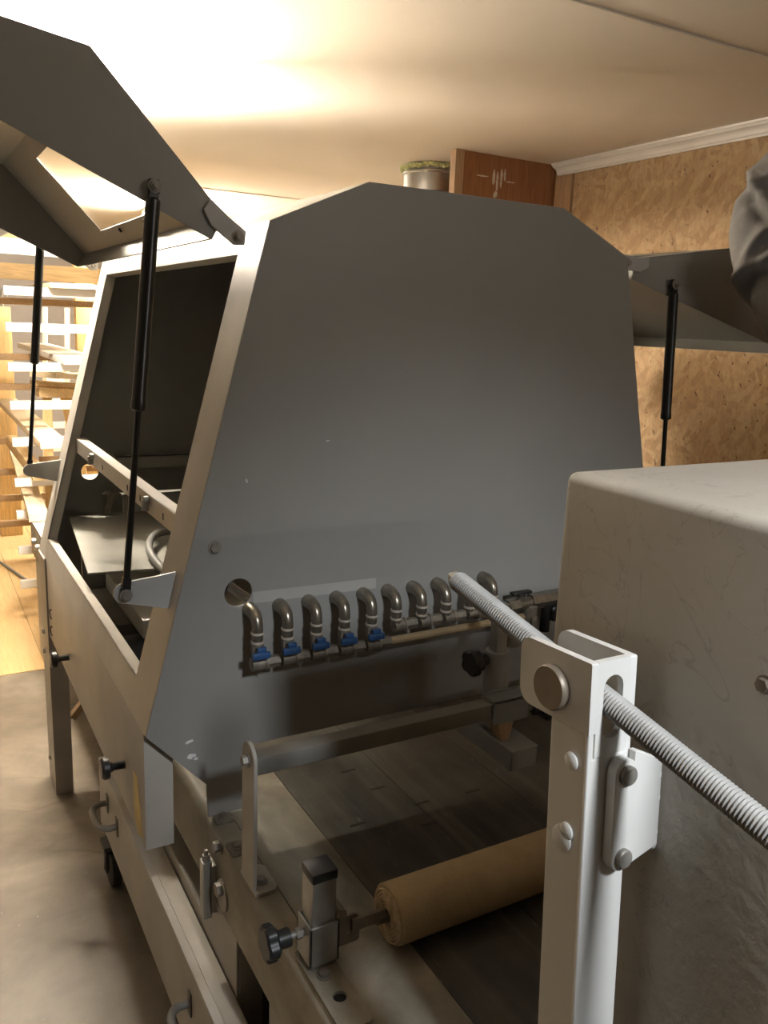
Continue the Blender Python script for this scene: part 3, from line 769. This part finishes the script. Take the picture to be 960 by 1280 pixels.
# ------------------------------------------------------------------ foreground cabinet, post and spindle
BX, BY, BZ = .585, .6475, 1.4596
cab = thing('machine_cabinet', 'bulky dust-coated grey machine cabinet filling the right foreground', 'cabinet', (.91, .42, 0))
b = nb()
pr = [(.17, .05), (.598, .05), (.598, 1.185), (BY, 1.245), (BY, BZ), (.17, BZ)]
A = vnew(b, [(BX, y, z) for y, z in pr]); B_ = vnew(b, [(1.22, y, z) for y, z in pr])
for i in range(6): b.faces.new((A[i], A[(i+1) % 6], B_[(i+1) % 6], B_[i]))
b.faces.new(A[::-1]); b.faces.new(B_)
bmesh.ops.recalc_face_normals(b, faces=b.faces[:])
bmesh.ops.bevel(b, geom=b.edges[:], offset=.011, segments=4, affect='EDGES', profile=.5)
obj('housing', b, 'cab', cab)
b = nb(); box(b, BX+.03, 1.19, .2, BY-.03, 0, .052); obj('plinth', b, 'dgrey', cab)
b = nb(); boltgeo(b, (BX, .389, 1.329), (-1, 0, 0), .006, .005); obj('bolt', b, 'pin', cab)
TH = radians(3.6)
PO = V((.5265, .52, 0))                                             # post: leans back a little in its own plane
post = thing('lifting_post', 'white painted upright post with forked head and pin in the foreground', 'post', (.5265, .463, 0))
up_ = V((0, sin(TH), cos(TH))); fw = V((0, cos(TH), -sin(TH)))      # along the post, and away from the camera square to it
def PP(x, s, q): return V((x, 0, 0)) + V((0, .496, 1.319)) + fw*s + up_*q     # s from the front face, q down from the top
def pbox(bm, x0, x1, s0, s1, q0, q1):
    vs = vnew(bm, [PP(x, s, q) for x in (x0, x1) for s in (s0, s1) for q in (q0, q1)])
    for f in ((0, 1, 3, 2), (4, 6, 7, 5), (0, 4, 5, 1), (2, 3, 7, 6), (0, 2, 6, 4), (1, 5, 7, 3)): bm.faces.new([vs[i] for i in f])
Lq = -1.319/cos(TH)
b = nb()                                                            # square tube, open at the top for the spindle
pbox(b, .5005, .5075, .003, .052, Lq, -.066); pbox(b, .5455, .5525, .003, .052, Lq, -.066); pbox(b, .5075, .5455, .045, .052, Lq, -.095)
n_ = PP(0, 0, 0)
plate(b, [(.5005, Lq), (.5525, Lq), (.5525, -.060), (.5455, -.060), (.5455, -.089), (.5075, -.089), (.5075, -.060), (.5005, -.060)], [], PP(0, .0065, 0), (1, 0, 0), up_, .006)
obj('tube', b, 'white', post, bev=.003, seg=3)
hd = nb()
for x0 in (.4995, .5455):
    plate(hd, rrect(0, .097, -.066, 0, (0, .016, .014, .002)), [], V((x0, 0, 0))+V((0, .496, 1.319)), fw, up_, .008)
plate(hd, [(.5075, -.089), (.5455, -.089), (.5455, 0), (.5075, 0)], [slot(.5265, -.044, .0235, .060)], PP(0, .007, 0), (1, 0, 0), up_, .007)
obj('fork_head', hd, 'white', post, bev=.0022, seg=3)
b = nb(); c = PP(.4995, .047, -.036); lathe(b, c, (-1, 0, 0), [(-.055, .012), (0, .012), (.0005, .0205), (.006, .0215), (.0085, .020)], 36)
obj('pin', b, 'pin', post, label='round brownish pin head', ang=50)
def weldspot(s, q, r):
    b = nb(); lathe(b, PP(.5005, s, q), (-1, 0, 0), [(0, r), (.002, r*.98), (.0035, r*.7)], 18); return b
for (s, q, r) in ((.020, -.098, .0085), (.028, -.178, .0125), (.022, -.168, .0085)): obj('rivet', weldspot(s, q, r), 'white', post)
# mounting plate to the cabinet with its strap, bolts and weld
b = nb(); plate(b, [(.5495, -.200), (.5855, -.190), (.5855, -.104), (.5535, -.088), (.5495, -.088)], [], PP(0, -.001, 0), (1, 0, 0), up_, .008); obj('mounting_plate', b, 'white', post, bev=.001)
b = nb(); o_ = PP(.5365, -.010, -.146); r = .0135; hh = .0545
plate(b, [(r*cos(a), hh-r+r*sin(a)) for a in [i*pi/10 for i in range(11)]]+[(-r*cos(a), -(hh-r)-r*sin(a)) for a in [i*pi/10 for i in range(11)]], [], o_+fw*.009, (1, 0, 0), up_, .011)
st = obj('strap', b, 'white', post, bev=.003, seg=3)
b = nb()
for q in (.040, -.041):
    c = o_+up_*q; lathe(b, c-fw*.002, -fw, [(0, .0092), (.004, .0092), (.0055, .0078)], 22)
obj('strap_bolt', b, 'bolt', st, split=True)
b = nb()
for i in range(8):
    q = -.108-.0115*i; bmesh.ops.create_icosphere(b, subdivisions=2, radius=.0082, matrix=Matrix.Translation(PP(.5845+random.uniform(-.001, .002), -.003+random.uniform(-.001, .001), q)) @ Matrix.Diagonal((.8, .7, 1.15, 1)))
obj('weld_bead', b, 'weld', post)
# threaded spindle through the fork
sp = thing('threaded_spindle', 'long grey threaded spindle passing through the fork of the white post', 'threaded rod', (.5265, .50, 1.283))
p0, p1 = V((.5265, .745, 1.3130)), V((.5265, -.15, 1.146)); d = (p1-p0)
q0, q1 = V((.5265, .616, 1.2975)), V((.5265, .334, 1.249)); d = (q1-q0).normalized()
p0 = q0-d*.128; L = .90
b = nb(); n = 26; pitch = .0036; ns = int(L/(pitch/4)); dd, s_, t_ = frame_of(d); rings = []
for i in range(ns):
    h = i*pitch/4; ring = []
    for j in range(n):
        a = 2*pi*j/n; ph = ((h/pitch)+j/n) % 1.0
        rr = .0112 + .0011*(abs(ph-.5)*4-1)
        ring.append(p0+d*h+(s_*cos(a)+t_*sin(a))*rr)
    rings.append(vnew(b, ring))
for A, B_ in zip(rings, rings[1:]):
    for j in range(n): b.faces.new((A[j], A[(j+1) % n], B_[(j+1) % n], B_[j]))
b.faces.new(rings[0][::-1]); b.faces.new(rings[-1])
obj('thread', b, 'thread', sp, ang=60)
b = nb(); lathe(b, p0-d*.016, d, [(0, .0035), (.002, .0048), (.007, .0048), (.0075, .0085), (.016, .0088)], 20); obj('turned_end', b, 'zinc', sp, label='bright turned end')

# ------------------------------------------------------------------ timber rack at the back left
def rack(y, x0, x1, zs, label, mat='whiteb', w=.03, h=.042):
    t = thing('timber_rack', label, 'rack', (x1, y, 0))
    b = nb(); box(b, x1-.04, x1+.04, y-.04, y+.04, .012, 2.05, .003); box(b, x1-.5, x1+.3, y-.05, y+.05, .006, .04, .003); obj('column', b, 'galv', t)
    for z in zs:
        b = nb(); box(b, x0, x1-.03, y-w/2, y+w/2, z-h, z, .003); obj('arm', b, mat, t)
    return t
A1 = [1.705, 1.535, 1.346, 1.16, .978, .775, .610, .425, .245]
rack(4.45, .425, 1.75, A1, 'front timber rack with pale cantilever arms just behind the booth')
rack(5.75, .0, 1.75, [1.84, 1.665, 1.327, 1.14, .80, .60, .43, .26], 'rear timber rack with dull brown arms behind the pale-armed one', 'darkplank', .035, .04)
def plank(x0, x1, y0, y1, z0, z1, label, mat='plank', group=None, rot=0):
    b = nb(); cx, cy = (x0+x1)/2, (y0+y1)/2
    box(b, x0, x1, y0, y1, z0, z1, .0015, Matrix.Translation((cx, cy, 0)) @ Matrix.Rotation(rot, 4, 'Z') @ Matrix.Translation((-cx, -cy, 0)))
    tag(obj('plank', b, mat), label, 'plank', group)
plank(.505, .625, 4.05, 6.1, .979, 1.012, 'wide pale plank lying on a mid arm behind the far gas strut')
plank(.66, .86, 4.30, 6.2, 1.347, 1.378, 'pale board lying on the third rack arm from the top', 'whiteb')
plank(.62, 1.1, 4.34, 6.2, 1.705, 1.728, 'thin board lying on the topmost front rack arm')
plank(.60, .71, 4.22, 4.92, .7755, .805, 'dark plank lying on the rack arm under the wide pale plank', 'darkplank')
plank(.50, .56, 4.36, 5.6, .7755, .835, 'square-cut pine stick lying on the arm beside the dark plank', 'pine')
b = nb(); bar(b, (.485, 4.08, .652), (.60, 6.05, .672), .085, .035); tag(obj('plank', b, 'plank'), 'pale plank resting on the white outfeed end of the conveyor', 'plank')
b = nb(); bar(b, (.30, 4.42, 1.885), (1.5, 4.47, 1.885), .05, .07); tag(obj('beam', b, 'whiteb'), 'whitish beam at the top of the front rack below the far lid', 'beam')
b = nb(); bar(b, (.36, 4.90, 1.86), (.74, 4.90, 2.08), .05, .06, up=(0, 0, 1)); tag(obj('brace', b, 'pinex'), 'slanting pine brace above the front rack', 'brace')
b = nb(); bar(b, (-.1, 4.9, 1.79), (1.7, 4.9, 1.79), .06, .08); tag(obj('beam', b, 'pinex'), 'brown pine beam behind the uppermost rack arms', 'beam')
# posts
t = thing('wooden_post', 'yellow pine post with a metal hook on top at the left edge', 'post', (.575, 6.4, 0)); b = nb(); box(b, .50, .645, 6.36, 6.44, .004, 1.61, .003); obj('shaft', b, 'pinez', t)
b = nb(); tube(b, [(.60, 6.40, 1.60), (.60, 6.40, 1.70), (.615, 6.40, 1.73), (.63, 6.40, 1.71), (.628, 6.4, 1.68)], .008, 8); obj('hook', b, 'zinc', t)
b = nb(); box(b, 1.07, 1.19, 6.36, 6.44, .004, 1.96, .003); tag(obj('wooden_post', b, 'pinez'), 'tall pine post just left of the booth frame', 'post')
# small ladder-like frame
t = thing('slatted_frame', 'small white slatted frame leaning at the grey back wall', 'frame', (.92, 6.9, 0))
for i, x in enumerate((.90, 1.06)):
    b = nb(); bar(b, (x-.05, 6.75, .01), (x+.05, 6.97, 1.62), .03, .03); obj('stile', b, 'plank', t)
for k in range(8):
    f_ = .12+.11*k; b = nb(); bar(b, (.90-.05+.1*f_, 6.75+.22*f_, .01+1.61*f_), (1.06-.05+.1*f_, 6.75+.22*f_, .01+1.61*f_), .015, .05); obj('slat', b, 'whiteb', t)
# trestle with boards
t = thing('trestle', 'pine trestle with splayed legs behind the rack', 'trestle', (.86, 5.25, 0))
b = nb(); bar(b, (.64, 5.15, 1.14), (1.3, 5.30, 1.10), .06, .05); obj('top_beam', b, 'pine', t)
for (x, dx) in ((.70, -.05), (.80, .22), (1.2, -.1), (1.22, .15)):
    b = nb(); bar(b, (x+dx, 5.0 if dx < 0 else 5.45, .006), (x, 5.22, 1.10), .05, .03); obj('leg', b, 'pinez', t)
b = nb(); bar(b, (.66, 5.05, 1.245), (1.25, 5.40, 1.205), .22, .03); tag(obj('plank', b, 'plank'), 'tilted pale plank lying on top of the trestle', 'plank')
b = nb(); bar(b, (.62, 5.24, 1.187), (1.25, 5.26, 1.146), .1, .025); tag(obj('plank', b, 'pine'), 'yellow pine plank under the tilted one on the trestle', 'plank')
for k, (pts, lab) in enumerate((([(.36, 5.9, .012), (.43, 5.66, .012), (.50, 5.35, .012), (.585, 5.03, .012), (.68, 4.9, .012)], 'thin grey cable lying on the floor boards nearest the conveyor'), ([(.3, 6.7, .012), (.5, 6.75, .012), (.66, 7.0, .012), (.9, 7.3, .012), (1.2, 7.2, .012)], 'thin curved cable lying on the floor boards further back'))):
    b = nb(); tube(b, pts, .008, 8); tag(obj('cable', b, 'hose'), lab, 'cable')

# ------------------------------------------------------------------ lamps
def lamp(name_label, c, d, L, mat, shade=True, tilt=0):
    c = V(c); d = V(d).normalized(); n = V((-d.y, d.x, 0))
    if n.y < 0: n = -n
    t = thing('batten_lamp', name_label, 'lamp', c)
    b = nb()
    if not shade: bar(b, c-d*L/2+V((0, 0, .073)), c+d*L/2+V((0, 0, .073)), .028, .026); 
    if c.z+.11 < CZ: 
        for s in (-.49, .49): cyl(b, c+d*L*s+V((0, 0, .03)), (c.x+d.x*L*s, c.y+d.y*L*s, CZ), .003 if shade else .006)
    obj('hanger' if shade else 'housing', b, 'white', t, split=shade)
    b = nb(); cyl(b, c-d*(L/2-.03)+V((0, 0, .03)), c+d*(L/2-.03)+V((0, 0, .03)), .013, n=14); obj('tube', b, mat, t)
    b = nb()
    for s in (-1, 1): bar(b, c+d*s*(L/2-.03)+V((0, 0, .005)), c+d*s*(L/2-.03)+V((0, 0, .065)), .03, .05, up=d)
    obj('tube_holder', b, 'whiteb', t, split=True)
    if shade:
        b = nb(); bar(b, c-d*L/2+n*.10+V((0, 0, .038)), c+d*L/2+n*.10+V((0, 0, .038)), .004, .048)
        for q in (-.97, .97): bar(b, c+d*L/2*q+V((0, 0, .03)), c+d*L/2*q+n*.10+V((0, 0, .03)), .01, .02)
        obj('cutoff_strip', b, 'white', t)  # unseen strip, shaped to cut the lamp's light off the farther ceiling
lamp('short tube lamp with added light-cutting side strip near the ceiling behind the raised left lid', (.47, 3.16, 2.15), (.82, -.57, 0), .66, 'tubeA')
lamp('tube lamp near the ceiling over the rear timber rack', (1.62, 6.35, 2.30), (.15, 1, 0), 1.25, 'tubeB', False)
lamp('added fill tube lamp near the ceiling behind the camera position', (2.05, -1.9, 2.24), (1, 0, 0), 1.25, 'tubeC', False)  # fill lamp added to brighten the end panel and bed
# hooded spot added out of view behind the camera to brighten the foreground post
WL = V((.584, -.60, 2.24)); AIM = V((.82, .36, 1.26)); wd = (AIM-WL).normalized()
t = thing('added_spot', 'added hooded spot lamp behind the camera brightening the foreground post', 'lamp', WL)
b = nb(); cyl(b, WL-wd*.12, (WL-wd*.12).x*V((1, 0, 0))+(WL-wd*.12).y*V((0, 1, 0))+V((0, 0, CZ)), .008); obj('stem', b, 'black', t)
b = nb(); lathe(b, WL-wd*.14, wd, [(0, .02), (.03, .03), (.06, .075), (.13, .10), (.131, .097), (.062, .07), (.05, .02)], 28); obj('hood', b, 'blackm', t)
ld = bpy.data.lights.new('added_spot_bulb', 'SPOT'); lo = bpy.data.objects.new('bulb', ld); COL.objects.link(lo); lo.parent = t
ld.energy = SPOT; ld.color = (.90, .95, 1); ld.spot_size = radians(60); ld.spot_blend = 1; ld.shadow_soft_size = .09
lo.rotation_euler = wd.to_track_quat('-Z', 'Y').to_euler(); lo.location = wd*.03

# ------------------------------------------------------------------ person at the right edge
def skinmesh(name, verts, edges, mat, parent, sub=2, root=0):
    me = bpy.data.meshes.new(name); off = rootloc(parent)
    me.from_pydata([V(v[0])-off for v in verts], edges, [])
    o = bpy.data.objects.new(name, me); COL.objects.link(o); o.parent = parent
    o.modifiers.new('skin', 'SKIN'); 
    if not me.skin_vertices: me.attributes
    for i, sv in enumerate(me.skin_vertices[0].data):
        r = verts[i][1]; sv.radius = r if isinstance(r, tuple) else (r, r); sv.use_root = (i == root)
    s = o.modifiers.new('sub', 'SUBSURF'); s.levels = sub; s.render_levels = sub
    me.materials.append(M[mat]); 
    for m_ in o.modifiers:
        if m_.type == 'SKIN': m_.use_smooth_shade = True
    return o
px, py = 2.02, 1.17
man = thing('person', 'person in a dark grey work jacket with raised left arm at the right edge', 'person', (px, py, 0))
LS = V((1.845, 1.215, 1.52)); EL = V((1.785, 1.365, 1.835)); WR = V((1.90, 1.315, 2.075)); 
RS = V((2.195, 1.125, 1.50)); RE = V((2.29, 1.10, 1.20)); RW = V((2.24, 1.26, .98))
bv = [((px, py, .98), (.15, .11)), ((px, py, 1.20), (.14, .10)), ((px, py, 1.40), (.155, .105)), ((px, py+.01, 1.52), (.08, .07)), ((px, py+.02, 1.60), .055),
      (LS, .062), (EL, .047), (WR, .031), (RS, .062), (RE, .047), (RW, .031),
      ((px-.10, py, .90), .088), ((px-.12, py+.02, .50), .058), ((px-.12, py, .10), .042), ((px-.13, py+.13, .045), .038),
      ((px+.10, py, .90), .088), ((px+.12, py+.02, .50), .058), ((px+.12, py, .10), .042), ((px+.13, py+.13, .045), .038)]
be = [(0, 1), (1, 2), (2, 3), (3, 4), (2, 5), (5, 6), (6, 7), (2, 8), (8, 9), (9, 10), (0, 11), (11, 12), (12, 13), (13, 14), (0, 15), (15, 16), (16, 17), (17, 18)]
# head: a few more joints, so that it reads as jaw, face and skull
hv = [((px, py+.055, 1.685), (.062, .060)), ((px, py+.045, 1.75), (.074, .086)), ((px, py+.03, 1.82), (.068, .080)), ((px, py+.125, 1.722), (.012, .014)), ((px, py+.135, 1.745), (.010, .012))]
k0 = len(bv); bv += hv; be += [(4, k0), (k0, k0+1), (k0+1, k0+2), (k0+1, k0+3)]; bv.pop(); 
# hands: palm, four fingers and a thumb each
def hand(w, fwd, side):
    global bv, be
    fwd = V(fwd).normalized(); side = V(side).normalized(); nrm = fwd.cross(side)
    wi = 7 if w is WR else 10; i0 = len(bv)
    bv.append((w+fwd*.045, (.026, .018))); be.append((wi, i0)); bv.append((w+fwd*.08, (.030, .015))); be.append((i0, i0+1))
    for k, (o, l) in enumerate(((-.030, .068), (-.010, .078), (.010, .073), (.029, .056))):
        j = len(bv); base = w+fwd*.092+side*o
        bv.append((base, .0095)); bv.append((base+fwd*l*.5+nrm*.008, .0085)); bv.append((base+fwd*l*.85+nrm*.026, .0072))
        be.extend([(i0+1, j), (j, j+1), (j+1, j+2)])
    j = len(bv); bv.append((w+fwd*.045-side*.036, .011)); bv.append((w+fwd*.080-side*.056+nrm*.01, .0095)); bv.append((w+fwd*.105-side*.060+nrm*.022, .008))
    be.extend([(i0, j), (j, j+1), (j+1, j+2)])
hand(WR, (.35, .1, .9), (.8, -.4, -.25)); hand(RW, (-.2, .75, -.5), (.9, .3, .1))
skinmesh('body', bv, be, 'skin', man)
jv = [((px, py, .93), (.185, .145)), ((px, py, 1.05), (.175, .135)), ((px, py, 1.22), (.170, .128)), ((px, py, 1.40), (.180, .125)), ((px, py+.01, 1.515), (.11, .09)), ((px, py+.015, 1.555), (.078, .075)),
      (RS, .082), (RE, .064), (RW+V((0, -.02, .02)), .046), (LS, .080), ]
je = [(0, 1), (1, 2), (2, 3), (3, 4), (4, 5), (3, 6), (6, 7), (7, 8), (3, 9)]
skinmesh('jacket', jv, je, 'jacket', man)
# the raised sleeve with its folds
b = nb(); path = smooth_path([(1.885, 1.205, 1.49), (1.870, 1.23, 1.56), (1.852, 1.262, 1.640), (1.822, 1.318, 1.740), (1.800, 1.352, 1.848), (1.818, 1.348, 1.955), (1.862, 1.328, 2.040), (1.893, 1.316, 2.075)], 26)
nr = len(path); n = 96; rings = []
folds = [(.06, .3, .9, .020), (.15, -.5, -1.1, .020), (.24, .5, .8, .024), (.33, -.3, 1.0, .024), (.42, .4, -.7, .026), (.50, -.4, .7, .028), (.58, .3, .9, .026), (.66, -.6, -.8, .022), (.74, .4, .7, .022), (.83, -.2, -.9, .018), (.92, .3, .6, .016)]
ref = V((-.80, -.60, .05))
for i, p in enumerate(path):
    u_ = i/(nr-1); q = (path[min(i+1, nr-1)]-path[max(i-1, 0)]).normalized(); s_ = (ref-q*ref.dot(q)).normalized(); t_ = q.cross(s_)
    base = .076 + .020*sin(pi*min(1, u_/.9)) - .030*max(0, u_-.6)/.4
    ring = []
    for j in range(n):
        a = 2*pi*j/n; r = base
        for (fu, fa, sk, am) in folds:
            da = (a-fa+pi) % (2*pi)-pi
            x_ = (u_-fu-sk*.070*da+.012*sin(3*da))/.020
            g = math.exp(-(da/1.25)**2)
            r += am*.8*math.exp(-abs(x_)**1.6)*g - am*.6*math.exp(-(x_+1.9)**2)*g
        r += .004*sin(3*a+9*u_)
        ring.append(p+(s_*cos(a)+t_*sin(a))*r)
    rings.append(vnew(b, ring))
for A, B_ in zip(rings, rings[1:]):
    for j in range(n): b.faces.new((A[j], A[(j+1) % n], B_[(j+1) % n], B_[j]))
inner = vnew(b, [p+(path[-1]-p)*.3-(path[-1]-path[-2]).normalized()*.02 for p in [v.co for v in rings[-1]]])
for j in range(n): b.faces.new((rings[-1][j], rings[-1][(j+1) % n], inner[(j+1) % n], inner[j]))
b.faces.new(rings[0][::-1])
obj('sleeve', b, 'jacket', man, ang=80)
tv = [((px, py, .99), (.158, .12)), ((px, py, .90), (.17, .125)), ((px-.10, py, .80), .100), ((px-.12, py+.02, .50), .075), ((px-.12, py, .09), .062), ((px+.10, py, .80), .100), ((px+.12, py+.02, .50), .075), ((px+.12, py, .09), .062)]
skinmesh('trousers', tv, [(0, 1), (1, 2), (2, 3), (3, 4), (1, 5), (5, 6), (6, 7)], 'trouser', man)
for s in (-1, 1):
    x = px+s*.125; b = nb()
    prof = [(-.075, .040, .030), (-.05, .045, .060), (0, .043, .075), (.06, .045, .058), (.12, .052, .042), (.17, .046, .034), (.195, .025, .022)]
    R_ = []
    for (yy, w, h) in prof: R_.append(vnew(b, [(x+w*cos(a), py+yy, .002+h*(1+sin(a))/1.0*.55 if sin(a) > -.3 else .002) for a in [2*pi*j/20 for j in range(20)]]))
    for A, B_ in zip(R_, R_[1:]):
        for j in range(20): b.faces.new((A[j], A[(j+1) % 20], B_[(j+1) % 20], B_[j]))
    b.faces.new(R_[0][::-1]); b.faces.new(R_[-1]); obj('shoe', b, 'shoe', man)
b = nb(); bmesh.ops.create_uvsphere(b, u_segments=24, v_segments=16, radius=1, matrix=Matrix.Translation((px, py+.022, 1.80)) @ Matrix.Diagonal((.083, .098, .082, 1)))
for v in list(b.verts):
    if v.co.y > py+.06 and v.co.z < 1.82: b.verts.remove(v)
obj('hair', b, 'hair', man)
for s in (-1, 1):
    b = nb(); bmesh.ops.create_uvsphere(b, u_segments=12, v_segments=8, radius=.0125, matrix=Matrix.Translation((px+s*.030, py+.112, 1.768))); obj('eye', b, 'eye', man)

# ------------------------------------------------------------------ world, camera, view
w = bpy.data.worlds.new('world'); scn.world = w; w.use_nodes = True
w.node_tree.nodes['Background'].inputs[0].default_value = (1, .92, .82, 1); w.node_tree.nodes['Background'].inputs[1].default_value = .02
cd = bpy.data.cameras.new('camera'); cam = bpy.data.objects.new('camera', cd); COL.objects.link(cam); scn.camera = cam
R = ((.87109758, -.07360076, .48556353), (-.48946176, -.21104487, .84610121), (.040202, -.97470149, -.21986543))
m = Matrix.Identity(4)
for i in range(3):
    m[i][0] = R[i][0]; m[i][1] = -R[i][1]; m[i][2] = -R[i][2]
m[2][3] = 1.6
cam.matrix_world = m
cd.sensor_fit = 'AUTO'; cd.sensor_width = 36; cd.lens = 1042.3675*36/1280; cd.clip_start = .02
vs = scn.view_settings; vs.view_transform = 'Standard'; vs.look = 'None'; vs.gamma = 1; vs.use_curve_mapping = False; vs.exposure = 2.2
